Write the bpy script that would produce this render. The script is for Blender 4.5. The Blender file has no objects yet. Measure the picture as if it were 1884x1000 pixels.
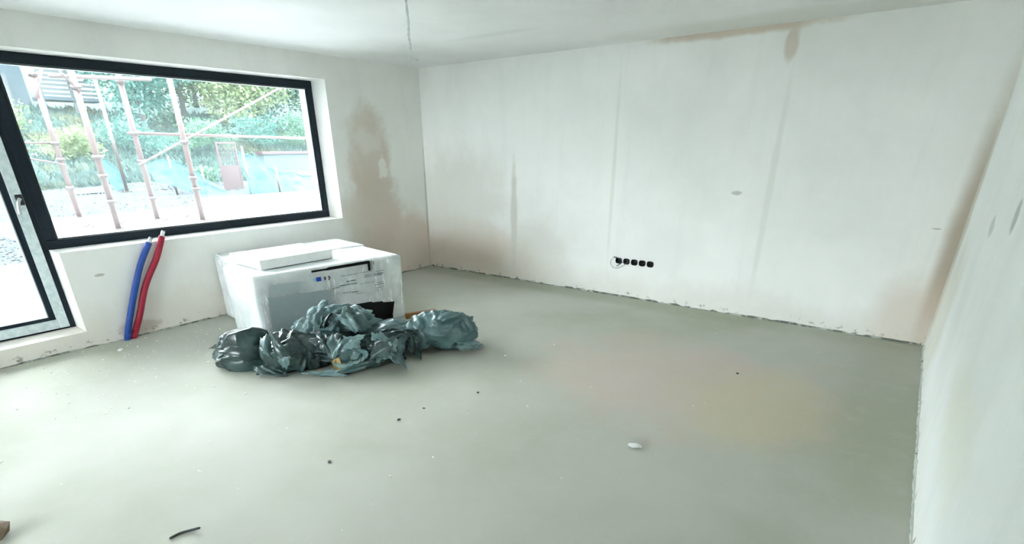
import bpy, bmesh, math, random
import numpy as np
from mathutils import Vector, Matrix, noise as mn

sc = bpy.context.scene
COL = sc.collection
rnd = random.Random(7)

# ------------------------------------------------------------------ camera
CAM = (5.8132, -5.7978, 1.6501)
RIGHT = Vector((0.80090664, 0.5987513, -0.00674076))
UP = Vector((-0.24470833, 0.33756163, 0.90893893))
FWD = Vector((-0.54650379, 0.7263257, -0.41687478))
cam = bpy.data.objects.new('camera', bpy.data.cameras.new('camera'))
COL.objects.link(cam)
cam.data.sensor_fit = 'HORIZONTAL'
cam.data.sensor_width = 36
cam.data.lens = 969.0 / 1884 * 36
cam.data.shift_x = (942 - 934.69) / 1884
cam.data.shift_y = (713.76 - 500) / 1884
cam.data.clip_start = 0.02
cam.data.clip_end = 500
m = Matrix((RIGHT, UP, -FWD)).transposed().to_4x4()
m.translation = CAM
cam.matrix_world = m
sc.camera = cam

# ------------------------------------------------------------------ sky light and exposure
w = bpy.data.worlds.new('sky'); sc.world = w; w.use_nodes = True
bg = w.node_tree.nodes['Background']
bg.inputs[0].default_value = (0.925, 0.975, 1.0, 1)
bg.inputs[1].default_value = 1.0
vs = sc.view_settings
vs.view_transform = 'Standard'; vs.look = 'None'; vs.gamma = 1.0; vs.use_curve_mapping = False
vs.exposure = 4.85
sc.cycles.max_bounces = 16
sc.cycles.diffuse_bounces = 10
sc.cycles.transparent_max_bounces = 16

H = 2.6; W = 6.125; YB = -9.5

# ------------------------------------------------------------------ helpers
def link(o, parent=None):
    COL.objects.link(o)
    if parent is not None: o.parent = parent
    return o

def tag(o, label=None, cat=None, group=None, kind=None):
    if label: o['label'] = label
    if cat: o['category'] = cat
    if group: o['group'] = group
    if kind: o['kind'] = kind
    return o

def empty(name, loc=(0, 0, 0), rz=0):
    o = bpy.data.objects.new(name, None); o.empty_display_size = .1
    o.location = loc; o.rotation_euler = (0, 0, rz)
    return link(o)

def obj(name, bm, mat, parent=None, smooth=False, loc=None):
    me = bpy.data.meshes.new(name); bm.to_mesh(me); bm.free()
    if smooth:
        me.polygons.foreach_set('use_smooth', [True] * len(me.polygons))
    if mat: me.materials.append(mat)
    o = bpy.data.objects.new(name, me)
    if loc: o.location = loc
    return link(o, parent)

def obj_data(name, verts, faces, mat, parent=None, smooth=False):
    me = bpy.data.meshes.new(name); me.from_pydata([tuple(v) for v in verts], [], [tuple(f) for f in faces]); me.update()
    if smooth: me.polygons.foreach_set('use_smooth', [True] * len(me.polygons))
    if mat: me.materials.append(mat)
    o = bpy.data.objects.new(name, me)
    return link(o, parent)

def box(bm, a, b, bev=0):
    a2 = [min(a[i], b[i]) for i in range(3)]; b2 = [max(a[i], b[i]) for i in range(3)]
    r = bmesh.ops.create_cube(bm, size=1)
    for v in r['verts']:
        v.co = Vector([a2[i] + (v.co[i] + .5) * (b2[i] - a2[i]) for i in range(3)])
    if bev:
        es = list({e for v in r['verts'] for e in v.link_edges})
        bmesh.ops.bevel(bm, geom=es, offset=bev, segments=2, profile=.5, affect='EDGES')
    return bm

def B(a, b, bev=0):
    return box(bmesh.new(), a, b, bev)

def tube(bm, pts, r, n=10, cap=True):
    pts = [Vector(p) for p in pts]
    rs = r if isinstance(r, (list, tuple)) else [r] * len(pts)
    rings = []; ref = None
    for i, p in enumerate(pts):
        t = (pts[min(i + 1, len(pts) - 1)] - pts[max(i - 1, 0)]).normalized()
        if ref is None:
            ref = t.orthogonal().normalized()
        ref = (ref - t * ref.dot(t)).normalized()
        bi = t.cross(ref)
        rings.append([bm.verts.new(p + (ref * math.cos(2 * math.pi * k / n) + bi * math.sin(2 * math.pi * k / n)) * rs[i]) for k in range(n)])
    for a, b in zip(rings, rings[1:]):
        for k in range(n):
            bm.faces.new((a[k], a[(k + 1) % n], b[(k + 1) % n], b[k]))
    if cap:
        bm.faces.new(rings[0][::-1]); bm.faces.new(rings[-1])
    return bm

def T(pts, r, n=10):
    return tube(bmesh.new(), pts, r, n)

def spline(pts, n=12):
    pts = [Vector(p) for p in pts]; out = []
    P = [pts[0] * 2 - pts[1]] + pts + [pts[-1] * 2 - pts[-2]]
    for i in range(1, len(P) - 2):
        for k in range(n):
            t = k / n; a, b, c, d = P[i - 1:i + 3]
            out.append(.5 * ((2 * b) + (c - a) * t + (2 * a - 5 * b + 4 * c - d) * t * t + (3 * b - 3 * c + d - a) * t ** 3))
    out.append(pts[-1]); return out

# ------------------------------------------------------------------ materials
class NT:
    def __init__(s, name):
        s.m = bpy.data.materials.new(name); s.m.use_nodes = True
        s.t = s.m.node_tree; s.p = s.t.nodes['Principled BSDF']; s.out = s.t.nodes['Material Output']
        s.co = s.t.nodes.new('ShaderNodeTexCoord').outputs['Object']
    def n(s, k): return s.t.nodes.new(k)
    def l(s, a, b): s.t.links.new(a, b)
    def setin(s, sock, v):
        if hasattr(v, 'is_output'): s.l(v, sock)
        else: sock.default_value = v
    def math(s, op, a, b=0.0, c=None, clamp=False):
        n = s.n('ShaderNodeMath'); n.operation = op; n.use_clamp = clamp
        s.setin(n.inputs[0], a); s.setin(n.inputs[1], b)
        if c is not None: s.setin(n.inputs[2], c)
        return n.outputs[0]
    def noise(s, scale, detail=4, rough=.55, vec=None, dist=0):
        n = s.n('ShaderNodeTexNoise'); n.inputs['Scale'].default_value = scale
        n.inputs['Detail'].default_value = detail; n.inputs['Roughness'].default_value = rough
        n.inputs['Distortion'].default_value = dist
        s.l(vec if vec is not None else s.co, n.inputs['Vector']); return n.outputs['Fac']
    def mapping(s, scale=(1, 1, 1), loc=(0, 0, 0), rot=(0, 0, 0)):
        n = s.n('ShaderNodeMapping'); n.inputs['Scale'].default_value = scale; n.inputs['Location'].default_value = loc
        n.inputs['Rotation'].default_value = rot
        s.l(s.co, n.inputs['Vector']); return n.outputs[0]
    def rng(s, v, a, b, c=0, d=1, smooth=True):
        n = s.n('ShaderNodeMapRange'); n.interpolation_type = 'SMOOTHSTEP' if smooth else 'LINEAR'
        s.setin(n.inputs['Value'], v)
        for k, x in (('From Min', a), ('From Max', b), ('To Min', c), ('To Max', d)): n.inputs[k].default_value = x
        return n.outputs[0]
    def mix(s, fac, a, b, mode='MIX'):
        n = s.n('ShaderNodeMix'); n.data_type = 'RGBA'; n.blend_type = mode
        s.setin(n.inputs['Factor'], fac)
        for k, v in ((6, a), (7, b)):
            s.setin(n.inputs[k], v if hasattr(v, 'is_output') else (*v[:3], 1))
        return n.outputs[2]
    def stain(s, c, r, soft=.5, wob=.8, scale=3.0):
        v = s.n('ShaderNodeVectorMath'); v.operation = 'SUBTRACT'; s.l(s.co, v.inputs[0]); v.inputs[1].default_value = c
        d = s.n('ShaderNodeVectorMath'); d.operation = 'DIVIDE'; s.l(v.outputs[0], d.inputs[0]); d.inputs[1].default_value = r
        ln = s.n('ShaderNodeVectorMath'); ln.operation = 'LENGTH'; s.l(d.outputs[0], ln.inputs[0])
        f = s.math('MULTIPLY_ADD', s.math('SUBTRACT', s.noise(scale, 5, .6), .5), wob * 2, ln.outputs['Value'])
        return s.rng(f, 1.0 + soft / 2, 1.0 - soft / 2)
    def bump(s, h, strength=.3, dist=.01):
        b = s.n('ShaderNodeBump'); b.inputs['Strength'].default_value = strength; b.inputs['Distance'].default_value = dist
        s.l(h, b.inputs['Height']); s.l(b.outputs[0], s.p.inputs['Normal'])
    def fin(s, col=None, rough=.6, metal=0, spec=.5):
        if col is not None: s.setin(s.p.inputs['Base Color'], col if hasattr(col, 'is_output') else (*col[:3], 1))
        s.setin(s.p.inputs['Roughness'], rough); s.p.inputs['Metallic'].default_value = metal
        s.p.inputs['Specular IOR Level'].default_value = spec
        return s.m

def plain(name, col, rough=.6, metal=0, var=.08, scale=20, spec=.5, bump=0):
    s = NT(name); f = s.noise(scale, 4)
    dark = tuple(c * (1 - var) for c in col); lite = tuple(min(1, c * (1 + var)) for c in col)
    if bump: s.bump(f, bump, .004)
    return s.fin(s.mix(f, dark, lite), rough, metal, spec)

PINK = (.70, .58, .50); BEIGE = (.62, .54, .45); DIRT = (.22, .21, .17)

def plaster(name, white, stains, low=None, streak=True):
    s = NT(name)
    c = s.mix(s.rng(s.noise(.9, 4, .6), .35, .7), white, tuple(x * .93 for x in white))
    if streak:
        f = s.noise(6, 4, .6, s.mapping((1, 1, .12)))
        c = s.mix(s.rng(f, .5, .75, 0, .35), c, tuple(x * .88 for x in white))
    for (ce, r, col, k, soft, wob, sca) in stains:
        c = s.mix(s.math('MULTIPLY', s.stain(ce, r, soft, wob, sca), k), c, col)
    # scuffs and mortar splashes along the foot of the wall
    sep = s.n('ShaderNodeSeparateXYZ'); s.l(s.co, sep.inputs[0]); z = sep.outputs['Z']
    if low:
        f = s.math('ADD', z, s.math('MULTIPLY', s.math('SUBTRACT', s.noise(1.6, 5, .6), .5), low[1] * 1.6))
        c = s.mix(s.rng(f, low[1], low[1] * .15, 0, low[2]), c, low[0])
    f = s.math('MULTIPLY', s.rng(s.noise(14, 6, .7), .56, .67), s.rng(z, .12, .015))
    c = s.mix(f, c, DIRT)
    f = s.math('MULTIPLY', s.rng(s.noise(22, 4, .65, s.mapping((1, 1, 1.5), (3, 1, 7))), .70, .74), s.rng(z, .55, .1, .0, .6))
    c = s.mix(f, c, (.38, .33, .27))
    h = s.math('ADD', s.noise(3, 4), s.math('MULTIPLY', s.noise(120, 3), .12))
    s.bump(h, .25, .02)
    return s.fin(c, .85, 0, .2)

M = {}
WHITE = (.86, .86, .84)
M['wall_window'] = plaster('plaster_window_wall', (.86, .86, .83), [
    ((0, -.98, 1.55), (3, .33, .56), BEIGE, .62, .55, .55, 3.2),
    ((0, -.93, 1.1), (3, .30, .85), (.58, .50, .42), .4, .7, .8, 6.0),
    ((0, -1.0, .80), (3, .45, .62), BEIGE, .68, .6, .5, 3.0),
    ((0, -.55, .35), (3, .65, .50), PINK, .8, .6, .6, 2.6),
    ((0, -.98, 1.72), (3, .17, .13), (.80, .79, .75), .45, .8, 1.0, 7.0),
    ((0, -.78, 1.40), (3, .08, .11), (.86, .84, .80), .75, .5, 1.3, 11.0),
    ((0, -4.0, .08), (3, .16, .07), (.30, .22, .16), .7, .6, .9, 9.0),
    ((0, -4.2, .62), (3, .035, .013), (.38, .34, .29), .7, .7, .9, 14.0),
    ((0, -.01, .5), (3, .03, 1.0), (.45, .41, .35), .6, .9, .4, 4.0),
], low=((.72, .64, .56), .62, .55))
M['wall_back'] = plaster('plaster_back_wall', (.92, .92, .905), [
    ((.75, 0, .22), (1.05, 3, .42), PINK, .85, .9, .5, 2.2),
    ((.55, 0, 1.0), (.9, 3, .55), (.70, .68, .61), .55, .9, .7, 2.4),
    ((1.57, 0, .80), (.05, 3, .62), (.62, .60, .55), .7, .7, .5, 5.0),
    ((1.9, 0, .35), (.5, 3, .4), (.72, .68, .62), .5, .9, .7, 2.6),
    ((4.1, 0, 2.60), (.75, 3, .055), (.66, .56, .47), .9, .8, .6, 4.0),
    ((4.56, 0, 2.45), (.05, 3, .13), (.66, .58, .50), .8, .8, .6, 6.0),
    ((4.3, 0, 1.215), (.05, 3, .018), (.50, .52, .48), .8, .6, .7, 14.0),
    ((2.95, 0, 1.35), (.022, 3, .95), (.79, .795, .76), .7, .9, .5, 5.0),
    ((4.6, 0, 1.2), (.03, 3, .9), (.77, .78, .75), .6, .9, .5, 5.0),
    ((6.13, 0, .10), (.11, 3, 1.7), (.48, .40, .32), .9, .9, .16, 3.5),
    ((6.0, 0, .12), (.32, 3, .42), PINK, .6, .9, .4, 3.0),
    ((5.95, 0, 1.0), (.03, 3, .006), (.40, .38, .34), .6, .6, .6, 14.0),
], low=((.74, .70, .64), .35, .5))
M['wall_right'] = plaster('plaster_right_wall', (.90, .91, .90), [
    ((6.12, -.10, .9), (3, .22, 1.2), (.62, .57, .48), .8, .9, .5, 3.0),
    ((6.12, -.75, .45), (3, .5, .55), (.76, .71, .62), .55, .9, .7, 2.4),
    ((6.12, -2.62, 1.36), (3, .06, .06), (.36, .40, .40), .7, .7, .9, 9.0),
    ((6.12, -1.9, 1.24), (3, .10, .05), (.52, .54, .52), .6, .7, .9, 9.0),
    ((6.12, -3.2, .6), (3, .5, .2), (.80, .80, .70), .6, .9, .7, 3.0),
], low=((.76, .74, .69), .25, .5))
M['wall_plain'] = plaster('plaster_rear_wall', WHITE, [])
M['ceiling'] = plaster('plaster_ceiling', (.88, .885, .885), [
    ((4.6, -.2, 2.6), (1.6, .35, 3), (.70, .69, .62), .45, 1.0, .6, 2.0),
    ((2.2, -1.2, 2.6), (.5, .08, 3), (.78, .79, .79), .6, .9, .6, 3.0),
], streak=False)

def floor_mat():
    s = NT('cement_screed')
    big = s.noise(.55, 4, .55)
    c = s.mix(s.rng(big, .36, .64), (.375, .385, .31), (.445, .447, .395))
    c = s.mix(s.math('MULTIPLY', s.stain((4.6, -2.0, 0), (1.0, .8, 3), 1.0, .8, 2.2), .65), c, (.54, .44, .39))
    c = s.mix(s.math('MULTIPLY', s.stain((5.2, -2.1, 0), (.5, .6, 3), 1.0, .8, 2.0), .5), c, (.52, .475, .31))
    c = s.mix(s.math('MULTIPLY', s.stain((5.9, -1.3, 0), (.25, 1.6, 3), 1.0, .4, 2.0), .35), c, (.30, .32, .23))
    c = s.mix(s.math('MULTIPLY', s.stain((2.2, -.15, 0), (3.2, .22, 3), 1.0, .4, 2.0), .5), c, (.29, .315, .22))
    c = s.mix(s.rng(s.noise(7, 6, .7), .45, .75, 0, .3), c, (.47, .47, .43))
    c = s.mix(s.rng(s.noise(60, 3, .7), .66, .74, 0, .5), c, (.27, .27, .24))
    c = s.mix(s.rng(s.noise(45, 3, .7, s.mapping(loc=(5, 9, 2))), .70, .76, 0, .6), c, (.62, .62, .58))
    s.bump(s.math('ADD', s.noise(2, 3), s.math('MULTIPLY', s.noise(90, 4, .7), .25)), .22, .012)
    return s.fin(c, s.rng(s.noise(3, 4), .3, .7, .66, .80), 0, .25)
M['floor'] = floor_mat()
s_ = NT('edge_strip_foam')
M['strip'] = s_.fin(s_.mix(s_.rng(s_.noise(5, 5, .7), .46, .58), (.14, .155, .13), (.48, .50, .45)), .85)
s_ = NT('pale_edge_strip_foam')
M['strip_pale'] = s_.fin(s_.mix(s_.rng(s_.noise(9, 5, .7), .58, .66), (.56, .60, .55), (.12, .13, .11)), .85)
M['frame'] = plain('anthracite_frame', (.005, .013, .022), .5, 0, .25, 40, spec=.3)
M['film_sash'] = None
def sash_film():
    s = NT('protective_film_on_sash')
    f = s.noise(26, 4, .6); g = s.noise(60, 3, .7)
    c = s.mix(s.rng(f, .35, .65), (.50, .60, .62), (.66, .74, .75))
    c = s.mix(s.rng(g, .68, .72), c, (.25, .36, .44))
    s.bump(f, .3, .004)
    return s.fin(c, .4)
M['film_sash'] = sash_film()
M['gasket'] = plain('black_gasket', (.012, .014, .016), .6)
M['bead'] = plain('pale_glazing_bead', (.62, .70, .72), .4)
M['metal'] = plain('brushed_aluminium', (.55, .57, .58), .35, .9)
M['blackplastic'] = plain('black_plastic', (.012, .014, .015), .55)
M['wire_grey'] = plain('grey_wire', (.16, .19, .19), .5)
M['wire_white'] = plain('white_cable', (.66, .69, .69), .5)
M['pipe_blue'] = plain('blue_corrugated_sleeve', (.012, .06, .30), .55)
M['pipe_red'] = plain('red_corrugated_sleeve', (.36, .008, .035), .55)
M['pipe_white'] = plain('white_pipe', (.75, .77, .76), .4)

def glass_mat():
    s = NT('window_glass')
    t = s.n('ShaderNodeBsdfTransparent'); t.inputs[0].default_value = (.955, .975, .985, 1)
    g = s.n('ShaderNodeBsdfGlossy'); g.inputs['Roughness'].default_value = .02
    fr = s.n('ShaderNodeFresnel'); fr.inputs[0].default_value = 1.45
    mx = s.n('ShaderNodeMixShader'); s.l(fr.outputs[0], mx.inputs[0]); s.l(t.outputs[0], mx.inputs[1]); s.l(g.outputs[0], mx.inputs[2])
    du = s.n('ShaderNodeBsdfTranslucent'); du.inputs[0].default_value = (.80, .93, .95, 1)  # faint milky layer stands in for haze and glare over the view
    m2 = s.n('ShaderNodeMixShader'); s.setin(m2.inputs[0], s.rng(s.noise(2.5, 4), .3, .7, .008, .015))
    s.l(mx.outputs[0], m2.inputs[1]); s.l(du.outputs[0], m2.inputs[2])
    s.l(m2.outputs[0], s.out.inputs[0]); return s.m
M['glass'] = glass_mat()

# ------------------------------------------------------------------ room shell
def struct(name, bm, mat, parent=None):
    o = obj(name, bm, mat, parent)
    if parent is None: o['kind'] = 'structure'
    return o

struct('floor', B((-.0, YB, -.2), (W + .1, 0, 0)), M['floor'])
struct('ceiling', B((-.52, YB - .3, H), (W + .4, .25, H + .2)), M['ceiling'])
WT, WB, WR, DY, DZ, DL = 2.360, .848, -1.506, -4.438, .147, -6.35
XO = -.52                                  # outer face of the window wall
bm = bmesh.new()
box(bm, (XO, YB, WT), (0, 0, H)); box(bm, (XO, WR, 0), (0, 0, WT)); box(bm, (XO, DY, 0), (0, WR, WB))
box(bm, (XO, DL, 0), (0, DY, DZ)); box(bm, (XO, YB, 0), (0, DL, WT))
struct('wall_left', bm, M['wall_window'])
bm = bmesh.new()
t = bm.verts
x0 = W; x1 = W + .00647 * -YB
v = [t.new(p) for p in ((x0, 0, 0), (x1, YB, 0), (x1 + .3, YB, 0), (x0 + .3, 0, 0), (x0, 0, H), (x1, YB, H), (x1 + .3, YB, H), (x0 + .3, 0, H))]
for f in ((0, 1, 5, 4), (1, 2, 6, 5), (2, 3, 7, 6), (3, 0, 4, 7), (4, 5, 6, 7), (3, 2, 1, 0)):
    bm.faces.new([v[i] for i in f])
bmesh.ops.recalc_face_normals(bm, faces=bm.faces)
struct('wall_right', bm, M['wall_right'])

# back wall with five recessed socket boxes let into it
SX = [3.099, 3.197, 3.295, 3.392, 3.489]; SZ = .421; CW = .0485; CH = .05; HX = .0405; HZ = .0335; DEEP = .05
def sock_ring(cx, y, sx, sz, n=40, e=2.9):
    out = []
    for k in range(n):
        a = 2 * math.pi * k / n; c, s = math.cos(a), math.sin(a)
        out.append(Vector((cx + sx * math.copysign(abs(c) ** (2 / e), c), y, SZ + sz * math.copysign(abs(s) ** (2 / e), s))))
    return out
bm = bmesh.new()
PX0, PX1 = SX[0] - CW, SX[4] + CW
box(bm, (-.52, 0, 0), (PX0, .25, H)); box(bm, (PX1, 0, 0), (W + .35, .25, H))
box(bm, (PX0, 0, 0), (PX1, .25, SZ - CH)); box(bm, (PX0, 0, SZ + CH), (PX1, .25, H)); box(bm, (PX0, .06, SZ - CH), (PX1, .25, SZ + CH))
for i, cx in enumerate(SX):
    l = PX0 if i == 0 else (SX[i - 1] + cx) / 2; r = PX1 if i == 4 else (SX[i + 1] + cx) / 2
    inn = sock_ring(cx, 0, HX, HZ); n = len(inn); out = []
    for k in range(n):
        a = 2 * math.pi * k / n; c, s = math.cos(a), math.sin(a); mm = max(abs(c), abs(s)); c /= mm; s /= mm
        out.append(Vector((cx + (c * (r - cx) if c > 0 else c * (cx - l)), 0, SZ + s * CH)))
    iv = [bm.verts.new(p) for p in inn]; ov = [bm.verts.new(p) for p in out]
    for k in range(n):
        bm.faces.new((iv[k], ov[k], ov[(k + 1) % n], iv[(k + 1) % n]))
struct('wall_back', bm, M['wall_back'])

# rear wall of the room, behind the camera
bm = bmesh.new()
RX0, RX1, RZ0, RZ1 = .35, 3.5, .9, 2.42
box(bm, (0, YB - .3, 0), (RX0, YB, H)); box(bm, (RX1, YB - .3, 0), (W + .2, YB, H))
box(bm, (RX0, YB - .3, 0), (RX1, YB, RZ0)); box(bm, (RX0, YB - .3, RZ1), (RX1, YB, H))
struct('wall_rear', bm, M['wall_plain'])
wn = empty('added_rear_window', (0, 0, 0)); wn['kind'] = 'structure'  # unseen window, added so that daylight brightens the back wall
y0, y1 = YB - .28, YB - .21; xm = (RX0 + RX1) / 2
for a, b in (((RX0, y0, RZ0), (RX1, y1, RZ0 + .08)), ((RX0, y0, RZ1 - .08), (RX1, y1, RZ1)), ((RX0, y0, RZ0 + .08), (RX0 + .08, y1, RZ1 - .08)), ((RX1 - .08, y0, RZ0 + .08), (RX1, y1, RZ1 - .08)), ((xm - .05, y0, RZ0 + .08), (xm + .05, y1, RZ1 - .08))):
    obj('window_frame', B(a, b), M['frame'], wn)
for a, b in ((RX0 + .08, xm - .05), (xm + .05, RX1 - .08)):
    obj('pane', B((a, y0 + .03, RZ0 + .08), (b, y0 + .036, RZ1 - .08)), M['glass'], wn)

# ------------------------------------------------------------------ big window and balcony door
FX = -.26                                  # inner face of the frame
def member(name, ya, yb, za, zb, xa, xb, mat, parent, bev=.004):
    return obj(name, B((xa, ya, za), (xb, yb, zb), bev), mat, parent)
w1 = empty('window_1'); w1['kind'] = 'structure'
YL, YR = DY + .078, WR                     # fixed light: outer frame from YL to YR
fw = .075
member('frame_head', DY, YR - .001, WT - .004 - fw, WT - .002, FX - .07, FX, M['frame'], w1)
member('frame_sill', DY, YR - .001, WB + .002, WB + .075, FX - .07, FX, M['frame'], w1)
member('frame_jamb', YR - fw, YR - .002, WB + .075, WT - fw - .004, FX - .07, FX, M['frame'], w1)
member('mullion', DY, DY + .085, WB + .075, WT - fw - .004, FX - .07, FX, M['frame'], w1)
gy0, gy1, gz0, gz1 = DY + .085, YR - fw, WB + .075, WT - fw - .004
bz = .014
for nm, ya, yb, za, zb in (('glazing_bead', gy0, gy1, gz0, gz0 + bz), ('glazing_bead', gy0, gy1, gz1 - bz, gz1), ('glazing_bead', gy0, gy0 + bz, gz0 + bz, gz1 - bz), ('glazing_bead', gy1 - bz, gy1, gz0 + bz, gz1 - bz)):
    member(nm, ya, yb, za, zb, FX - .05, FX - .018, M['bead'], w1, .002)
    member('gasket', ya + (.004 if yb - ya < .1 else 0), yb - (.004 if yb - ya < .1 else 0), za + (.004 if zb - za < .1 else 0), zb - (.004 if zb - za < .1 else 0), FX - .018, FX - .014, M['gasket'], w1, 0)
member('pane', gy0 + .004, gy1 - .004, gz0 + .004, gz1 - .004, FX - .045, FX - .039, M['glass'], w1, 0)

d1 = empty('door_1'); d1['kind'] = 'structure'
DR0 = DY - .002
dz0 = DZ + .002
member('door_frame_jamb', DR0 - .045, DR0, dz0, WT - .08, FX - .07, FX, M['frame'], d1)
member('door_frame_jamb', DL + .002, DL + .047, dz0, WT - .08, FX - .07, FX, M['frame'], d1)
member('door_threshold', DL + .047, DR0 - .045, dz0, dz0 + .016, FX - .07, FX, M['frame'], d1)
member('door_frame_head', DL + .002, DR0 - .045, WT - .08, WT - .003, FX - .07, FX, M['frame'], d1)
def sash(ya, yb, parent):
    za, zb = dz0 + .018, WT - .082; ww = .078; x0, x1 = FX - .05, FX + .018
    s = empty('sash'); s.parent = parent
    member('stile', yb - ww, yb, za, zb, x0, x1, M['film_sash'], s)
    member('stile', ya, ya + ww, za, zb, x0, x1, M['film_sash'], s)
    member('bottom_rail', ya + ww, yb - ww, za, za + ww, x0, x1, M['film_sash'], s)
    member('top_rail', ya + ww, yb - ww, zb - ww, zb, x0, x1, M['film_sash'], s)
    b = .045
    for q in ((yb - ww - b, yb - ww, za + ww, zb - ww), (ya + ww, ya + ww + b, za + ww, zb - ww), (ya + ww + b, yb - ww - b, za + ww, za + ww + .03), (ya + ww + b, yb - ww - b, zb - ww - .03, zb - ww)):
        member('glazing_bead', *q, x0, x1 - .02, M['frame'], s)
    q = (yb - ww - b - .008, yb - ww - b, za + ww + .03, zb - ww - .03)
    member('gasket', *q, x0, x1 - .032, M['bead'], s, 0)
    member('pane', ya + ww + b, yb - ww - b - .008, za + ww + .03, zb - ww - .03, x0 + .018, x0 + .024, M['glass'], s, 0)
    return s
mid = (DL + DY) / 2
sash(mid + .003, DR0 - .047, d1); sash(DL + .049, mid - .003, d1)
# handle of the door
hx = FX + .018
hy, hz = -4.525, 1.275
hd = empty('door_handle', (0, 0, 0)); hd.parent = d1
obj('rosette', B((hx, hy - .016, hz - .045), (hx + .014, hy + .034, hz + .040), .006), M['blackplastic'], hd)
obj('spindle', T([(hx + .008, hy, hz + .008), (hx + .05, hy, hz + .008)], .012, 14), M['blackplastic'], hd, True)
obj('lever', T(spline([(hx + .05, hy + .006, hz + .012), (hx + .054, hy - .010, hz - .008), (hx + .055, hy - .024, hz - .05), (hx + .055, hy - .034, hz - .115)], 6), [.013] * 18 + [.011], 12), M['metal'], hd, True)

# ------------------------------------------------------------------ edge insulation strip around the screed
def strip(name, axis, a, b, off, sgn, seed, hmin, hmax, step=.05):
    r = random.Random(seed); bm = bmesh.new(); n = int((b - a) / step)
    prev = None; hh = hmin
    for i in range(n + 1):
        s = a + (b - a) * i / n + (r.uniform(-.012, .012) if 0 < i < n else 0)
        if r.random() < .35: hh = r.uniform(hmin, hmax)
        elif r.random() < .15: hh = hmin * .5
        th = r.uniform(.006, .014); lean = r.uniform(-.001, .004)
        pts = ((0.0005, 0), (th, 0), (th * .8 + lean, hh), (0.0005, hh * r.uniform(.9, 1.05)))
        ring = []
        for d, z in pts:
            ring.append(bm.verts.new((s, off + sgn * d, z) if axis == 0 else (off + sgn * d + (.00647 * -s if name == 'trim_3' else 0), s, z)))
        if prev:
            for k in range(4): bm.faces.new((prev[k], prev[(k + 1) % 4], ring[(k + 1) % 4], ring[k]))
        prev = ring
    bmesh.ops.recalc_face_normals(bm, faces=bm.faces)
    return tag(obj(name, bm, M['strip_pale' if name == 'trim_3' else 'strip']), kind='structure')
strip('trim_1', 0, .02, W - .02, 0, -1, 1, .012, .023, .035)
strip('trim_2', 1, -6.3, -.02, 0, 1, 2, .006, .018)
strip('trim_3', 1, -6.3, -.02, W, -1, 3, .016, .026, .035)

# ------------------------------------------------------------------ wall socket boxes and their loose wire
names = ['leftmost black wall socket box, where the loose wire loop starts', 'second black wall socket box from the left, crossed by the wire loop',
         'middle black wall socket box of the row of five', 'fourth black wall socket box from the left, beside the rightmost', 'rightmost black wall socket box of the row of five']
for i, cx in enumerate(SX):
    e = empty('socket_box', (cx, 0, SZ))
    tag(e, names[i], 'socket', 'row of wall socket boxes')
    bm = bmesh.new()
    rings = [[bm.verts.new(p - Vector((cx, 0, SZ))) for p in sock_ring(cx, y, HX - d, HZ - d)] for y, d in ((-.002, .001), (DEEP, .003), (DEEP, .035))]
    for a, b in zip(rings, rings[1:]):
        for k in range(40): bm.faces.new((a[k], a[(k + 1) % 40], b[(k + 1) % 40], b[k]))
    obj('cup', bm, M['blackplastic'], e, True)
    bm = bmesh.new()
    rings = [[bm.verts.new(p - Vector((cx, 0, SZ))) for p in sock_ring(cx, y, HX + d, HZ + d)] for y, d in ((.001, .0), (-.004, .001), (-.004, -.004), (.004, -.004))]
    for a, b in zip(rings, rings[1:]):
        for k in range(40): bm.faces.new((a[k], a[(k + 1) % 40], b[(k + 1) % 40], b[k]))
    obj('rim', bm, M['blackplastic'], e, True)
    if i == 2:
        obj('wire_end', T(spline([(-.012, .03, .004), (-.004, .004, .012), (.012, .002, .010), (.016, .02, .002)], 6), .003, 8), M['wire_grey'], e, True)
    if i == 1:
        obj('wire_end', T(spline([(-.01, .03, .01), (.0, .006, .015), (.015, .02, .012)], 6), .003, 8), M['wire_grey'], e, True)
c = empty('loose_wire', (3.1, -.01, .42))
tag(c, 'thin grey wire hanging in a loop from the leftmost socket box', 'wire')
P = lambda x, z, y=-.012: (x - 3.1, y + .01, z - .42)
obj('wire_loop', T(spline([P(3.13, .425, .02), P(3.10, .452), P(3.045, .462), P(3.015, .42, -.03), P(3.015, .385, -.04), P(3.045, .345, -.04), P(3.09, .337, -.04), P(3.15, .358, -.03), P(3.20, .395, -.02), P(3.215, .425, .015)], 8), .0028, 8), M['wire_grey'], c, True)
obj('wire_tail', T(spline([P(3.15, .415, .01), P(3.135, .395, -.02), P(3.10, .365, -.05)], 6), .0045, 8), M['blackplastic'], c, True)
obj('wire_tail', T(spline([P(3.125, .43, .02), P(3.085, .449, -.01), P(3.04, .46, -.02)], 6), .0045, 8), M['blackplastic'], c, True)

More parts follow.
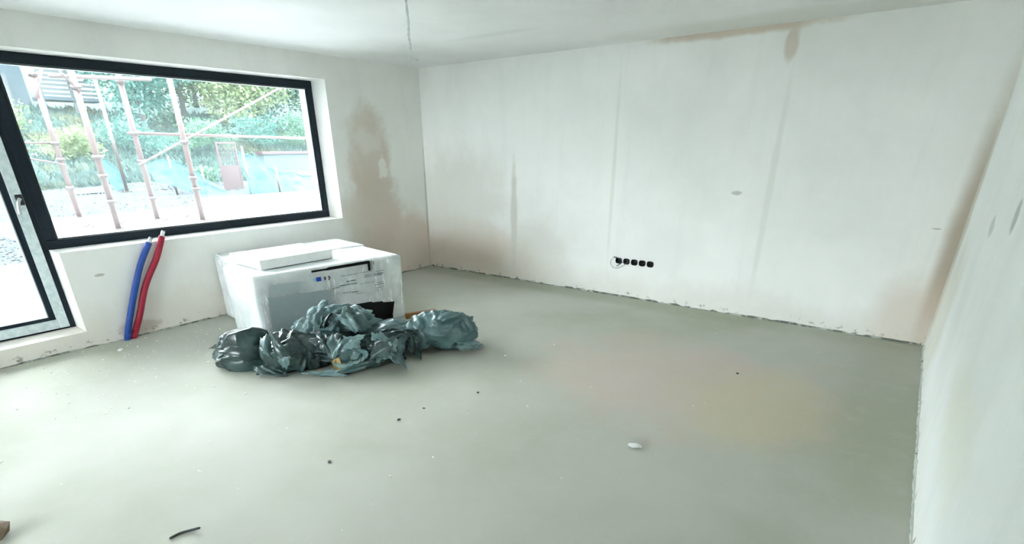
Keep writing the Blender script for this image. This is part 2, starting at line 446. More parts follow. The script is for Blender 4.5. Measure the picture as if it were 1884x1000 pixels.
# ------------------------------------------------------------------ ceiling cable
c = empty('ceiling_cable', (2.638, -2.711, 2.6))
tag(c, 'white twisted electric cable hanging from the ceiling', 'cable')
pts = [(0, 0, 0), (0, .012, -.16), (.001, .006, -.24), (0, .014, -.30), (0, .008, -.356)]
sp = spline(pts, 14)
for ph in (0, math.pi):
    obj('strand', T([p + Vector((math.cos(ph + i * .5), math.sin(ph + i * .5), 0)) * .005 for i, p in enumerate(sp)], .0055, 8), M['wire_white'], c, True)
obj('bare_end', T(spline([(0, .008, -.35), (0, .018, -.362), (.0, .05, -.372), (0, .082, -.38)], 6), .0045, 8), M['bead'], c, True)
obj('connector', T([(0, .02, -.372), (0, .062, -.388)], [.011, .009], 10), M['pipe_white'], c, True)
obj('thin_end', T(spline([(0, .008, -.354), (0, .009, -.39), (0, .006, -.42)], 5), .003, 8), M['wire_white'], c, True)

# ------------------------------------------------------------------ heating pipes by the window
def corrugated(pts, r):
    sp = spline(pts, 40); out = []; rs = []
    L = 0; prev = sp[0]
    for p in sp:
        L += (p - prev).length; prev = p
        out.append(p); rs.append(r * (1 + .09 * math.sin(L * 2 * math.pi / .017)))
    return T(out, rs, 16)
for nm, col, pts, lab in (('heating_pipe', 'pipe_blue', [(.045, -4.167, -.02), (.045, -4.15, .05), (.045, -4.086, .21), (.045, -3.979, .451), (.045, -3.87, .671), (.045, -3.752, .85)], 'blue corrugated pipe sleeve leaning on the wall under the window'),
                          ('heating_pipe', 'pipe_red', [(.04, -4.11, -.02), (.042, -4.09, .04), (.045, -4.003, .208), (.045, -3.882, .469), (.045, -3.725, .703), (.045, -3.627, .892)], 'red corrugated pipe sleeve leaning on the wall under the window')):
    e = empty(nm, pts[0]); o = Vector(pts[0])
    tag(e, lab, 'pipe', 'heating pipes rising from the floor')
    q = [Vector(p) - o for p in pts]
    obj('sleeve', corrugated(q, .027), M[col], e, True)
    d = (q[-1] - q[-2]).normalized()
    obj('pipe_end', T([q[-1] - d * .02, q[-1] + d * .05], .017, 14), M['pipe_white'], e, True)
    obj('end_cap', T([q[-1] + d * .05, q[-1] + d * .058], .013, 14), M['wire_grey'], e, True)
    bm = bmesh.new()

# ------------------------------------------------------------------ bales of polystyrene boards
def foam_mat():
    s = NT('expanded_polystyrene')
    v = s.n('ShaderNodeTexVoronoi'); v.inputs['Scale'].default_value = 160; s.l(s.co, v.inputs['Vector'])
    c = s.mix(s.rng(s.noise(10, 4), .4, .7), (.82, .84, .83), (.88, .89, .88))
    c = s.mix(s.rng(s.noise(30, 3, .6), .70, .76, 0, .5), c, (.5, .52, .5))
    s.bump(v.outputs['Distance'], .15, .003)
    return s.fin(c, .7, 0, .3)
M['foam'] = foam_mat()
def wrap_mat(name, op, col):
    s = NT(name)
    soft = s.noise(4, 3, .5)
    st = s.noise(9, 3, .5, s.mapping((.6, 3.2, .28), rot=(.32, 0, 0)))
    line = s.rng(s.math('ABSOLUTE', s.math('SUBTRACT', st, .55)), .018, .004)  # slanted wrinkle highlights, painted into the film's colour and opacity
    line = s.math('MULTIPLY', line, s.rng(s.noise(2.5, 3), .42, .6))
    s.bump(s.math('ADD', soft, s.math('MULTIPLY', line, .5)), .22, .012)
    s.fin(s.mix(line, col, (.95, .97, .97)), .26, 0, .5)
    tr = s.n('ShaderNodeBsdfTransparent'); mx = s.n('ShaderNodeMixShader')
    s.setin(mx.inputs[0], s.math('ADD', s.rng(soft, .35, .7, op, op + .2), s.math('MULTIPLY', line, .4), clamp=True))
    s.l(tr.outputs[0], mx.inputs[1]); s.l(s.p.outputs[0], mx.inputs[2]); s.l(mx.outputs[0], s.out.inputs[0])
    return s.m
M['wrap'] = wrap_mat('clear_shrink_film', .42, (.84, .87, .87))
M['print_black'] = plain('black_print', (.004, .005, .006), .7, spec=.2)
M['print_grey'] = plain('faded_grey_print', (.17, .20, .20), .5, 0, .3)
M['print_pale'] = plain('pale_grey_print', (.46, .53, .53), .4, 0, .08)
M['print_mid'] = plain('mid_grey_print', (.36, .43, .44), .4, 0, .08)
M['print_blue'] = plain('blue_print', (.01, .05, .42), .4)
M['print_sky'] = plain('light_blue_print', (.25, .45, .62), .4)

def wrinkled_shell(sx, sy, z0, z1, seed, amp=.008, rad=.05, n=26):
    """rounded box shell with crumpled sides, centred on x,y, from z0 to z1"""
    bm = bmesh.new()
    bmesh.ops.create_cube(bm, size=1)
    bmesh.ops.subdivide_edges(bm, edges=bm.edges[:], cuts=n, use_grid_fill=True)
    hx, hy, hz = sx / 2, sy / 2, (z1 - z0) / 2; cz = (z0 + z1) / 2
    for v in bm.verts:
        p = Vector((v.co.x * sx, v.co.y * sy, v.co.z * (z1 - z0)))
        q = Vector((max(-hx + rad, min(hx - rad, p.x)), max(-hy + rad, min(hy - rad, p.y)), max(-hz + rad, min(hz - rad, p.z))))
        d = p - q
        if d.length > 1e-6: p = q + d.normalized() * rad * min(1, max(abs(d.x), abs(d.y), abs(d.z)) / rad)
        nr = d.normalized() if d.length > 1e-6 else Vector((0, 0, 0))
        f = abs(mn.noise(Vector((p.x * 14 + seed, p.y * 14 + p.z * 5, p.z * 1.2)))) * .8 + abs(mn.noise(Vector((p.x * 5, p.y * 5 + seed, p.z * 5)))) * .5
        p = p + nr * f * amp
        v.co = p + Vector((0, 0, cz))
    return bm

UA = -math.radians(9.5)
packA = empty('foam_board_bale', (1.182, -2.764, 0), UA)
tag(packA, 'film-wrapped bale of white foam boards with black print and a mark, nearer the sacks', 'insulation bale', 'foam board bales by the window wall')
LA, DA, HA = 1.488, .74, .66
for i in range(6):
    j = .006 * math.sin(i * 2.3)
    z = .006 + i * .109
    obj('foam_board', B((-DA / 2 + .016 + j, -LA / 2 + .016 - j, z), (DA / 2 - .018 + j * .5, LA / 2 - .016 + j, z + .1075), .004), M['foam'], packA)
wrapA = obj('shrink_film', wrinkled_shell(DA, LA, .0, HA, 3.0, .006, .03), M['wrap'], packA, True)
packB = empty('foam_board_bale', (.462, -2.545, 0), -math.radians(8.6))
tag(packB, 'film-wrapped bale of white foam boards tight against the wall under the window', 'insulation bale', 'foam board bales by the window wall')
LB, DB, HB = 1.43, .64, .662
for i in range(6):
    j = .006 * math.cos(i * 1.9)
    z = .012 + i * .1075
    obj('foam_board', B((-DB / 2 + .014, -LB / 2 + .014 - j, z), (DB / 2 - .014, LB / 2 - .014 + j, z + .1060), .006), M['foam'], packB)
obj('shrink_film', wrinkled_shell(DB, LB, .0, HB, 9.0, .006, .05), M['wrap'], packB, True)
# loose board on top
lb = obj('foam_board', B((-.29, -.365, 0), (.29, .365, .083), .004), M['foam'])
lb.location = (.985, -2.985, HA + .009); lb.rotation_euler = (0, 0, -math.radians(3))
tag(lb, 'loose thick white foam board lying on top of the wrapped bale', 'foam board')

# print on the front of bale A (upside down, as the bale stands)
FXA = DA / 2 + .009
def decal(name, poly, mat, lift=0.0, parent=packA):
    """flat printed shape: poly = [(s, z)...] on the front of the bale"""
    bm = bmesh.new()
    f = bm.faces.new([bm.verts.new((FXA + lift, s, z)) for s, z in poly])
    r = bmesh.ops.extrude_face_region(bm, geom=[f])
    for v in r['geom']:
        if isinstance(v, bmesh.types.BMVert): v.co.x += .0012
    bmesh.ops.recalc_face_normals(bm, faces=bm.faces)
    return obj(name, bm, mat, parent)
R4 = lambda a, b, c, d: [(a, c), (b, c), (b, d), (a, d)]
decal('printed_panel', [(-.655, .03), (-.05, .03), (-.05, .445), (-.33, .455), (-.645, .464)], M['print_mid'])
decal('printed_panel', [(-.64, .475), (-.36, .47), (-.30, .56), (-.60, .575)], M['print_pale'])
decal('printed_bar', [(-.219, .622), (-.10, .624), (-.06, .620), (.352, .622), (.352, .650), (-.05, .648), (-.08, .640), (-.219, .642)], M['print_black'], .001)
decal('printed_bar', [(.352, .555), (.376, .552), (.376, .648), (.352, .650)], M['print_black'], .001)
decal('printed_bar', R4(.380, .398, .56, .645), M['print_grey'], .001)
decal('printed_bar', R4(.410, .420, .605, .64), M['print_grey'], .001)
decal('printed_square', R4(-.186, -.138, .535, .574), M['print_blue'], .001)
decal('printed_square', R4(-.214, -.187, .540, .568), M['print_sky'], .001)
def arc(cx, cz, r, a0, a1, wdt, n=14):
    o = [(cx + r * math.cos(a), cz + r * math.sin(a)) for a in [a0 + (a1 - a0) * k / n for k in range(n + 1)]]
    i = [(cx + (r - wdt) * math.cos(a), cz + (r - wdt) * math.sin(a)) for a in [a0 + (a1 - a0) * k / n for k in range(n + 1)]]
    return o, i
def arc_decal(name, cx, cz, bar):
    o, i = arc(cx, cz, .0175, -math.radians(105), math.radians(105), .0085)
    bm = bmesh.new(); ov = [bm.verts.new((FXA + .0025, s, z)) for s, z in o]; iv = [bm.verts.new((FXA + .0025, s, z)) for s, z in i]
    for k in range(len(o) - 1): bm.faces.new((ov[k], ov[k + 1], iv[k + 1], iv[k]))
    if bar: box(bm, (FXA + .0015, cx - .006, cz - .004), (FXA + .0025, cx + .013, cz + .004))
    obj(name, bm, M['print_black'], packA)
arc_decal('printed_letter', -.108, .553, True); arc_decal('printed_letter', -.068, .551, False)
r = random.Random(5)
for (a, b, z, h) in ((.057, .389, .546, .004), (.43, .522, .534, .007), (.306, .39, .515, .004), (.306, .39, .497, .004), (.41, .518, .512, .010), (.41, .518, .495, .010), (.109, .223, .487, .012), (.035, .225, .457, .010),
                     (.42, .50, .425, .006), (.41, .50, .405, .009), (.42, .50, .372, .005), (.42, .50, .344, .006), (.058, .14, .385, .006), (.15, .22, .375, .008), (.19, .255, .352, .006), (-.04, .03, .445, .003), (.25, .40, .44, .003)):
    s = a
    while s < b - .006:
        l = min(b - s, r.uniform(.02, .07)); decal('printed_line', R4(s, s + l, z - max(h, .006) / 2, z + max(h, .006) / 2), M['print_grey'], .001); s += l + r.uniform(.004, .012)
decal('printed_zigzag', [(.10, .03), (.575, .03), (.575, .065), (.61, .198), (.478, .214), (.473, .226), (.354, .236), (.343, .248), (.114, .255)], M['print_black'], .001)

# ------------------------------------------------------------------ crumpled plastic sacks
def plastic(name, dark, lite, rough=.32, scale=5):
    s = NT(name)
    f = s.noise(scale, 5, .6)
    c = s.mix(s.rng(f, .35, .68), dark, lite)
    c = s.mix(s.rng(s.noise(40, 4, .7), .69, .74, 0, .7), c, (.55, .60, .58))
    s.bump(s.noise(22, 4, .6, dist=.8), .12, .008)
    return s.fin(c, rough, 0, .7)
M['sack_dark'] = plastic('dark_green_black_plastic', (.012, .031, .030), (.042, .086, .082), .27)
M['sack_teal'] = plastic('grey_teal_plastic', (.055, .115, .118), (.105, .185, .185), .33)
M['film_teal'] = plastic('thin_teal_film', (.10, .185, .19), (.25, .37, .37), .25)
M['cardboard'] = plain('ochre_scrap', (.62, .42, .16), .7)
M['wood'] = plain('brown_wood', (.30, .15, .06), .6, 0, .3, 30)

def relax(p, e, L0, iters, bound=None, smooth=.04, grav=0.0, comp=.6):
    n = len(p); i, j = e[:, 0], e[:, 1]
    val = np.bincount(i, minlength=n) + np.bincount(j, minlength=n)
    val = val[:, None].astype(float)
    for it in range(iters):
        d = p[j] - p[i]; L = np.linalg.norm(d, axis=1) + 1e-9
        k = (L - L0) / L; k = np.where(k < 0, k * comp, k)
        c = d * (k * .5)[:, None]
        acc = np.stack([np.bincount(i, c[:, a], n) - np.bincount(j, c[:, a], n) for a in range(3)], 1)
        p = p + acc * (1.9 / val)
        if smooth:
            av = np.stack([np.bincount(i, p[j, a], n) + np.bincount(j, p[i, a], n) for a in range(3)], 1) / val
            p = p + smooth * (av - p)
        p[:, 2] -= grav
        if bound is not None: p = bound(p)
    return p

def icos(sub):
    bm = bmesh.new(); bmesh.ops.create_icosphere(bm, subdivisions=sub, radius=1)
    v = np.array([x.co[:] for x in bm.verts]); f = [[x.index for x in q.verts] for q in bm.faces]; e = np.array([[x.index for x in q.verts] for q in bm.edges]); bm.free()
    return v, f, e

def vnoise(p, f, seed):
    r = np.random.RandomState(seed); out = np.zeros(len(p))
    for k in range(9):
        d = r.normal(size=3); d /= np.linalg.norm(d)
        ff = f * (.6 + 1.1 * r.rand())
        a = (p @ d) * ff + r.rand() * 6.28 + 1.3 * np.sin(p @ r.normal(size=3) * f * .35)
        out += np.abs(np.sin(a)) - .63
    return out / 4

def creases(v, seed, nbig, big, nsmall, small):
    """straight sharp folds: a sum of bent planes, large ones all round and small local ones"""
    r = np.random.RandomState(seed); out = np.zeros(len(v))
    for k in range(nbig):
        d = r.normal(size=3); d /= np.linalg.norm(d); c = r.uniform(-.6, .6)
        out += r.choice((-1, 1)) * big * r.uniform(.5, 1.2) * (np.abs(v @ d - c) - .5)
    for k in range(nsmall):
        c = r.normal(size=3); c /= np.linalg.norm(c); d = r.normal(size=3); d -= c * (d @ c); d /= np.linalg.norm(d)
        s_ = r.uniform(.25, .6) if small > .06 else r.uniform(.12, .3); w_ = np.exp(-((v - c) ** 2).sum(1) / s_ ** 2)
        out += r.choice((-1, 1, 1)) * small * w_ * (1 - np.minimum(np.abs((v - c) @ d) / (s_ * r.uniform(.15, .5)), 1))
    return out

def sack(center, rad, ang, seed, k=1.1, sub=6, iters=0, lo=.7, hi=1.1, big=.16, small=.11, nb=11, ns=46, aniso=(1, 1, 1), smooth=.0, fine=.03, npl=34):
    """closed crumpled bag: flat panels between sharp folds, settled on the floor"""
    v, f, e = icos(sub); c = np.array(center); rd = np.array(rad); ca, sa = math.cos(ang), math.sin(ang)
    Rm = np.array([[ca, -sa, 0], [sa, ca, 0], [0, 0, 1]])
    va = v * np.array(aniso)
    r = np.random.RandomState(seed + 500); pl = np.full(len(v), 9.0)
    for j in range(npl):                                   # flat panels of the stretched skin
        d = r.normal(size=3); d /= np.linalg.norm(d); t = v @ d
        pl = np.minimum(pl, np.where(t > .05, r.uniform(.80, 1.0) / np.maximum(t, .05), 9.0))
    q = np.maximum(np.minimum(pl, 1.12) - .0 + creases(va, seed, nb, big, ns, small) + creases(va, seed + 99, 0, 0, 150, fine), lo)
    pw = (v * q[:, None] * rd) @ Rm.T + c
    b = (v * rd) @ Rm.T + c
    L0 = np.linalg.norm(b[e[:, 0]] - b[e[:, 1]], axis=1) * k
    def bound(q):
        q[:, 2] = np.maximum(q[:, 2], .004); return q
    return relax(bound(pw), e, L0, iters, bound, smooth), f

def sheet(nx, ny, su, sv, origin, du, dv, seed, k=1.12, iters=120, amp=.03, freq=9, height=None, grav=.0015, ragged=.03, curl=0, smooth=.03):
    """an open crumpled sheet of film, relaxed over what lies below it"""
    r = np.random.RandomState(seed)
    gu, gv = np.meshgrid(np.linspace(-.5, .5, nx), np.linspace(-.5, .5, ny), indexing='ij')
    gu = gu.ravel(); gv = gv.ravel()
    du = np.array(du, float); dv = np.array(dv, float); o = np.array(origin, float)
    nrm = np.cross(du, dv); nrm /= np.linalg.norm(nrm)
    edge = 1 + ragged * vnoise(np.stack([gu * 3, gv * 3, gu * 0], 1), 6, seed + 5)
    uu = gu * su * edge; vv = gv * sv * edge
    base = o + np.outer(uu, du) + np.outer(vv, dv)
    p = base + np.outer(amp * vnoise(np.stack([uu, vv, uu * 0], 1), freq, seed) * 1.4 + curl * ((gu * 2) ** 2), nrm)
    idx = np.arange(nx * ny).reshape(nx, ny)
    e = np.concatenate([np.stack([idx[:-1].ravel(), idx[1:].ravel()], 1), np.stack([idx[:, :-1].ravel(), idx[:, 1:].ravel()], 1),
                        np.stack([idx[:-1, :-1].ravel(), idx[1:, 1:].ravel()], 1), np.stack([idx[1:, :-1].ravel(), idx[:-1, 1:].ravel()], 1)])
    L0 = np.linalg.norm(base[e[:, 0]] - base[e[:, 1]], axis=1) * k
    def bound(q):
        h = np.full(len(q), .003) if height is None else np.maximum(height(q[:, 0], q[:, 1]), .003)
        q[:, 2] = np.maximum(q[:, 2], h); return q
    p = relax(p, e, L0, iters, bound, smooth, grav)
    f = [(idx[a, b], idx[a + 1, b], idx[a + 1, b + 1], idx[a, b + 1]) for a in range(nx - 1) for b in range(ny - 1)]
    return p, f

def domes(lst):
    """height of a heap of half ellipsoids: (cx, cy, cz, r, rz)"""
    def h(x, y):
        o = np.zeros(len(x))
        for cx, cy, cz, rr, rz in lst:
            d = 1 - ((x - cx) ** 2 + (y - cy) ** 2) / rr ** 2
            o = np.maximum(o, np.where(d > 0, cz + rz * np.sqrt(np.maximum(d, 0)), 0))
        return o
    return h

SA = math.atan2(RIGHT.y, RIGHT.x)          # heap runs about along this direction
RU = (RIGHT.x, RIGHT.y, 0); DU = (-RIGHT.y, RIGHT.x, 0)

def place(name, pf, mat, base, parent=None, smooth=True):
    p, f = pf
    o = obj_data(name, [(x[0] - base[0], x[1] - base[1], x[2] - base[2]) for x in p], f, mat, parent, smooth)
    if parent is None: o.location = base
    return o

HO = Vector((2.2, -3.2, 0)); E1 = Vector((.801, .5987, 0)); E2 = Vector((.5987, -.801, 0))
def hw(a, b_, z): return HO + E1 * a + E2 * b_ + Vector((0, 0, z))   # heap frame: along, towards the room, up
def patch(q4, seed, bulge=.02, fold=.02, freq=9, fdir=(1, 0), n=26, k=1.05, iters=10, ragged=.09, smooth=.004):
    """piece of film between four corners (top left, top right, bottom right, bottom left), bulged and creased"""
    c = [np.array(hw(*p)) for p in q4]
    gu, gv = np.meshgrid(np.linspace(0, 1, n), np.linspace(0, 1, n), indexing='ij'); gu = gu.ravel(); gv = gv.ravel()
    ru = gu + ragged * np.sin(gv * 9 + seed) * (gu - .5) + ragged * .6 * np.sin(gv * 23 + seed * 2) * (gu - .5)
    rv = gv + ragged * np.sin(gu * 8 + seed * 3) * (gv - .5) + ragged * .6 * np.sin(gu * 21 + seed) * (gv - .5)
    U, V = ru[:, None], rv[:, None]
    p = (c[0] * (1 - U) + c[1] * U) * (1 - V) + (c[3] * (1 - U) + c[2] * U) * V
    base = p.copy()
    nr = np.cross(c[1] - c[0] + c[2] - c[3], c[3] - c[0] + c[2] - c[1]); nr /= np.linalg.norm(nr)
    if nr @ np.array(E2) < 0: nr = -nr
    t = gu * fdir[0] + gv * fdir[1]; o = gu * -fdir[1] + gv * fdir[0]
    w_ = t * freq + .8 * np.sin(o * 3 + seed) + seed
    w2 = (gu * .6 - gv * .8) * freq * 1.4 + seed * 2
    f = (np.abs(np.sin(w_)) - .6) * fold * 1.5 + (np.abs(np.sin(w2)) - .6) * fold * .8 + (np.abs(np.sin(w_ * 2.3 + 1.2 * o)) - .6) * fold * .4
    p = p + np.outer(bulge * np.sin(np.pi * gu) ** .7 * np.sin(np.pi * gv) ** .7 + f, nr)
    idx = np.arange(n * n).reshape(n, n)
    e = np.concatenate([np.stack([idx[:-1].ravel(), idx[1:].ravel()], 1), np.stack([idx[:, :-1].ravel(), idx[:, 1:].ravel()], 1),
                        np.stack([idx[:-1, :-1].ravel(), idx[1:, 1:].ravel()], 1), np.stack([idx[1:, :-1].ravel(), idx[:-1, 1:].ravel()], 1)])
    L0 = np.linalg.norm(base[e[:, 0]] - base[e[:, 1]], axis=1) * k
    def bound(q): q[:, 2] = np.maximum(q[:, 2], .004); return q
    p = relax(p, e, L0, iters, bound, smooth)
    return p, [(idx[a, b_], idx[a + 1, b_], idx[a + 1, b_ + 1], idx[a, b_ + 1]) for a in range(n - 1) for b_ in range(n - 1)]

def bag(c, rad, seed, **kw):
    w_ = hw(*c); return sack((w_.x, w_.y, w_.z), rad, SA, seed, **kw)
def root(name, c, label, cat, group=None):
    w_ = hw(c[0], c[1], 0); e = empty(name, w_); tag(e, label, cat, group); return e, (w_.x, w_.y, 0)
GS = 'rubbish sacks in front of the bale'
# left dark sack
e, b = root('rubbish_sack', (-.84, .17), 'dark shiny plastic sack lying at the left end of the rubbish heap', 'rubbish sack', GS)
place('sack_body', bag((-.84, .17, .135), (.26, .20, .165), 11, aniso=(.5, 1.3, 1.3), big=.13, small=.17, ns=36), M['sack_dark'], b, e)
place('sack_mouth', patch([(-0.716, 0.360, 0.081), (-0.542, 0.380, 0.088), (-0.370, 0.420, 0.004), (-0.678, 0.400, 0.013)], 3, .03, .03, 8, n=22), M['sack_dark'], b, e)
place('sack_collar', patch([(-0.616, 0.330, 0.298), (-0.526, 0.340, 0.345), (-0.492, 0.400, 0.151), (-0.581, 0.400, 0.197)], 5, .05, .01, 4, n=22), M['sack_teal'], b, e)
# second dark sack
e, b = root('rubbish_sack', (-.36, .2), 'bulging dark plastic sack with a bright crease, second from the left in the heap', 'rubbish sack', GS)
place('sack_body', bag((-.37, .19, .165), (.27, .21, .19), 14, big=.2, small=.18, ns=34), M['sack_dark'], b, e)
place('sack_fold', patch([(-0.529, 0.360, 0.370), (-0.445, 0.380, 0.332), (-0.348, 0.440, 0.184), (-0.467, 0.440, 0.176)], 8, .02, .012, 3, fdir=(.7, .7), n=22), M['sack_dark'], b, e)
place('sack_fold', patch([(-0.465, 0.440, 0.185), (-0.342, 0.450, 0.192), (-0.391, 0.440, 0.084), (-0.436, 0.430, 0.089)], 9, .015, .012, 3, n=18), M['sack_teal'], b, e)
# round sack on the right
e, b = root('rubbish_sack', (.78, -.25), 'round grey-green plastic sack at the right end of the rubbish heap', 'rubbish sack', GS)
place('sack_body', bag((.78, -.25, .175), (.275, .22, .19), 31, big=.08, small=.075, ns=60, fine=.02, npl=44), M['sack_teal'], b, e)
place('sack_fold', patch([(0.633, -0.120, 0.281), (0.797, -0.200, 0.353), (0.932, -0.160, 0.335), (0.800, -0.060, 0.318)], 12, .03, .012, 5, fdir=(0, 1), n=24), M['sack_teal'], b, e)
place('sack_fold', patch([(0.872, -0.200, 0.343), (1.010, -0.240, 0.290), (1.030, -0.140, 0.143), (0.943, -0.080, 0.223)], 14, .035, .02, 6, n=24), M['sack_teal'], b, e)
place('sack_neck', patch([(0.865, -0.060, 0.122), (1.047, -0.150, 0.119), (1.127, -0.140, 0.036), (0.887, -0.080, 0.025)], 16, .06, .03, 7, fdir=(.5, .8), n=26), M['sack_teal'], b, e)
# low grey sack
e, b = root('rubbish_sack', (.30, -.20), 'grey-green plastic sack lying low in the middle of the heap beside the round sack', 'rubbish sack', GS)
place('sack_body', bag((.29, -.20, .125), (.31, .19, .135), 41, big=.10, small=.10, fine=.025), M['sack_teal'], b, e)
place('sack_neck', patch([(0.499, -0.160, 0.328), (0.636, -0.180, 0.316), (0.605, -0.080, 0.206), (0.442, -0.060, 0.233)], 21, .03, .015, 5, n=22), M['film_teal'], b, e)
place('sack_fold', patch([(0.248, -0.020, 0.248), (0.484, -0.040, 0.249), (0.568, -0.010, 0.201), (0.285, 0.050, 0.194)], 23, .02, .02, 7, fdir=(.2, .9), n=22), M['sack_dark'], b, e)
# crumpled film on top
e, b = root('crumpled_film', (-.16, -.16), 'crumpled bunch of thin plastic film piled on top of the heap against the bale', 'plastic film')
place('film_bunch', bag((-.13, -.17, .225), (.25, .17, .17), 52, big=.20, small=.26, ns=90, lo=.5, fine=.05), M['film_teal'], b, e)
for i, (q4, mt) in enumerate((
    ([(-0.367, 0.000, 0.391), (-0.192, -0.100, 0.497), (-0.151, -0.040, 0.462), (-0.325, 0.060, 0.353)], 'film_teal'),
    ([(-0.460, 0.100, 0.292), (-0.373, 0.040, 0.375), (-0.281, 0.080, 0.359), (-0.364, 0.160, 0.284)], 'film_teal'),
    ([(-0.317, 0.060, 0.400), (-0.170, 0.020, 0.452), (-0.190, 0.120, 0.343), (-0.267, 0.140, 0.323)], 'sack_teal'),
    ([(-0.174, 0.000, 0.464), (0.003, -0.100, 0.444), (0.036, -0.020, 0.392), (-0.105, 0.080, 0.404)], 'sack_teal'),
    ([(-0.075, 0.100, 0.383), (0.012, 0.040, 0.428), (0.135, 0.100, 0.288), (0.064, 0.140, 0.274)], 'film_teal'),
    ([(0.007, -0.040, 0.424), (0.122, -0.080, 0.402), (0.181, 0.000, 0.264), (0.101, 0.080, 0.272)], 'sack_teal'),
    ([(-0.173, 0.120, 0.399), (-0.073, 0.080, 0.441), (-0.124, 0.140, 0.331), (-0.208, 0.140, 0.304)], 'sack_dark'),
    ([(-0.033, 0.000, 0.445), (-0.002, -0.020, 0.448), (-0.003, 0.100, 0.391), (-0.040, 0.100, 0.382)], 'film_teal'),
)):
    place('film_flap', patch(q4, 60 + i * 1.7, .03, .022, 6, fdir=(.3, .9) if i % 2 else (.9, .2), n=22), M[mt], b, e)
# (film_flap pieces end)
# torn sack in front
e, b = root('torn_sack', (.02, .12), 'torn plastic sack in folds with white specks at the front of the heap', 'torn sack')
place('sack_body', bag((.02, .10, .12), (.36, .20, .13), 61, big=.2, small=.2, ns=60, lo=.6), M['sack_dark'], b, e)
for i, (q4, mt, bl) in enumerate((
    ([(0.190, 0.100, 0.255), (0.302, 0.080, 0.257), (0.412, 0.200, 0.076), (0.260, 0.280, 0.071)], 'film_teal', .02),
    ([(0.005, 0.220, 0.265), (0.162, 0.160, 0.271), (0.133, 0.300, 0.182), (-0.036, 0.340, 0.161)], 'film_teal', .03),
    ([(-0.154, 0.240, 0.273), (-0.015, 0.200, 0.286), (-0.044, 0.340, 0.161), (-0.099, 0.340, 0.143)], 'sack_teal', .02),
    ([(-0.013, 0.260, 0.270), (0.033, 0.260, 0.260), (-0.035, 0.380, 0.140), (-0.068, 0.380, 0.150)], 'film_teal', .01),
    ([(0.357, 0.060, 0.168), (0.472, 0.020, 0.197), (0.458, 0.100, 0.085), (0.404, 0.180, 0.030)], 'sack_teal', .03),
    ([(0.482, 0.000, 0.195), (0.540, -0.010, 0.191), (0.574, 0.020, 0.094), (0.498, 0.080, 0.058)], 'sack_dark', .03),
    ([(-0.223, 0.200, 0.305), (-0.132, 0.220, 0.284), (-0.071, 0.340, 0.152), (-0.164, 0.320, 0.210)], 'sack_dark', .03),
)):
    place('torn_flap', patch(q4, 80 + i * 2.3, bl, .012, 4, fdir=(.8, .4) if i % 2 else (.3, .8), n=22), M[mt], b, e)
rf = random.Random(77)
def extra(n_, a0, a1, b0, b1, z0, z1, mats, name, parent, base):
    for k in range(n_):
        t = k / max(1, n_ - 1); a = a0 + (a1 - a0) * t + rf.uniform(-.03, .03); b_ = rf.uniform(b0, b1); z = rf.uniform(z0, z1)
        su, sv = rf.uniform(.05, .10), rf.uniform(.05, .10); th = rf.uniform(-.9, .9); ti = rf.uniform(.2, 1.2)
        ux, uz = math.cos(th), math.sin(th); vb, vz = math.cos(ti), -math.sin(ti)
        q4 = []
        for i_, j_ in ((-1, -1), (1, -1), (1, 1), (-1, 1)):
            q4.append((a + i_ * su * ux - j_ * sv * uz * .5 + rf.uniform(-.02, .02), b_ + j_ * sv * vb + rf.uniform(-.02, .02), max(.01, z + i_ * su * uz * .6 + j_ * sv * vz + rf.uniform(-.02, .02))))
        place(name, patch(q4, k * 3.1 + a0, rf.uniform(.01, .04), rf.uniform(.012, .025), rf.uniform(3, 6), fdir=(math.cos(k), math.sin(k)), n=18), M[rf.choice(mats)], base, parent)
extra(14, -.30, .42, .14, .30, .10, .20, ('film_teal', 'sack_teal', 'sack_dark', 'sack_dark'), 'torn_flap', e, b)
extra(5, .40, .62, -.12, .05, .05, .14, ('sack_teal', 'sack_dark'), 'torn_flap', e, b)
# open mouth of the torn sack: a flattened ring of film
rim = [(-0.041, 0.420, 0.106), (-0.010, 0.400, 0.157), (0.044, 0.360, 0.200), (0.106, 0.330, 0.207), (0.160, 0.310, 0.199), (0.216, 0.310, 0.162), (0.198, 0.360, 0.131), (0.155, 0.400, 0.115), (0.094, 0.430, 0.104), (0.027, 0.440, 0.090)]
inn = [(0.004, 0.360, 0.095), (0.026, 0.360, 0.132), (0.056, 0.330, 0.157), (0.092, 0.300, 0.164), (0.129, 0.280, 0.156), (0.162, 0.280, 0.137), (0.150, 0.310, 0.121), (0.122, 0.340, 0.109), (0.078, 0.360, 0.099), (0.032, 0.370, 0.090)]
bm = bmesh.new(); nr_ = len(rim); rr0 = [hw(*p) for p in rim]; rr1 = [hw(*p) for p in inn]; cen = sum(rr1, Vector()) / nr_ + Vector((-.03, .05, -.03))
def ring_at(t):
    if t < 1: return [a.lerp(c_, t) + Vector((0, 0, .012 * math.sin(t * math.pi))) for a, c_ in zip(rr0, rr1)]
    return [c_.lerp(cen, (t - 1) * .8) for c_ in rr1]
rows = []
for t in (0, .25, .5, .75, 1.0, 1.4, 1.9):
    ring = ring_at(t); ring = spline(ring + [ring[0]], 5)[:-1]
    rows.append([bm.verts.new(p - Vector(b) + Vector((0, 0, .006 * math.sin(i * 1.7 + t * 3)))) for i, p in enumerate(ring)])
for r0, r1 in zip(rows, rows[1:]):
    for i in range(len(r0)): bm.faces.new((r0[i], r0[(i + 1) % len(r0)], r1[(i + 1) % len(r0)], r1[i]))
obj('sack_mouth', bm, M['film_teal'], e, True)
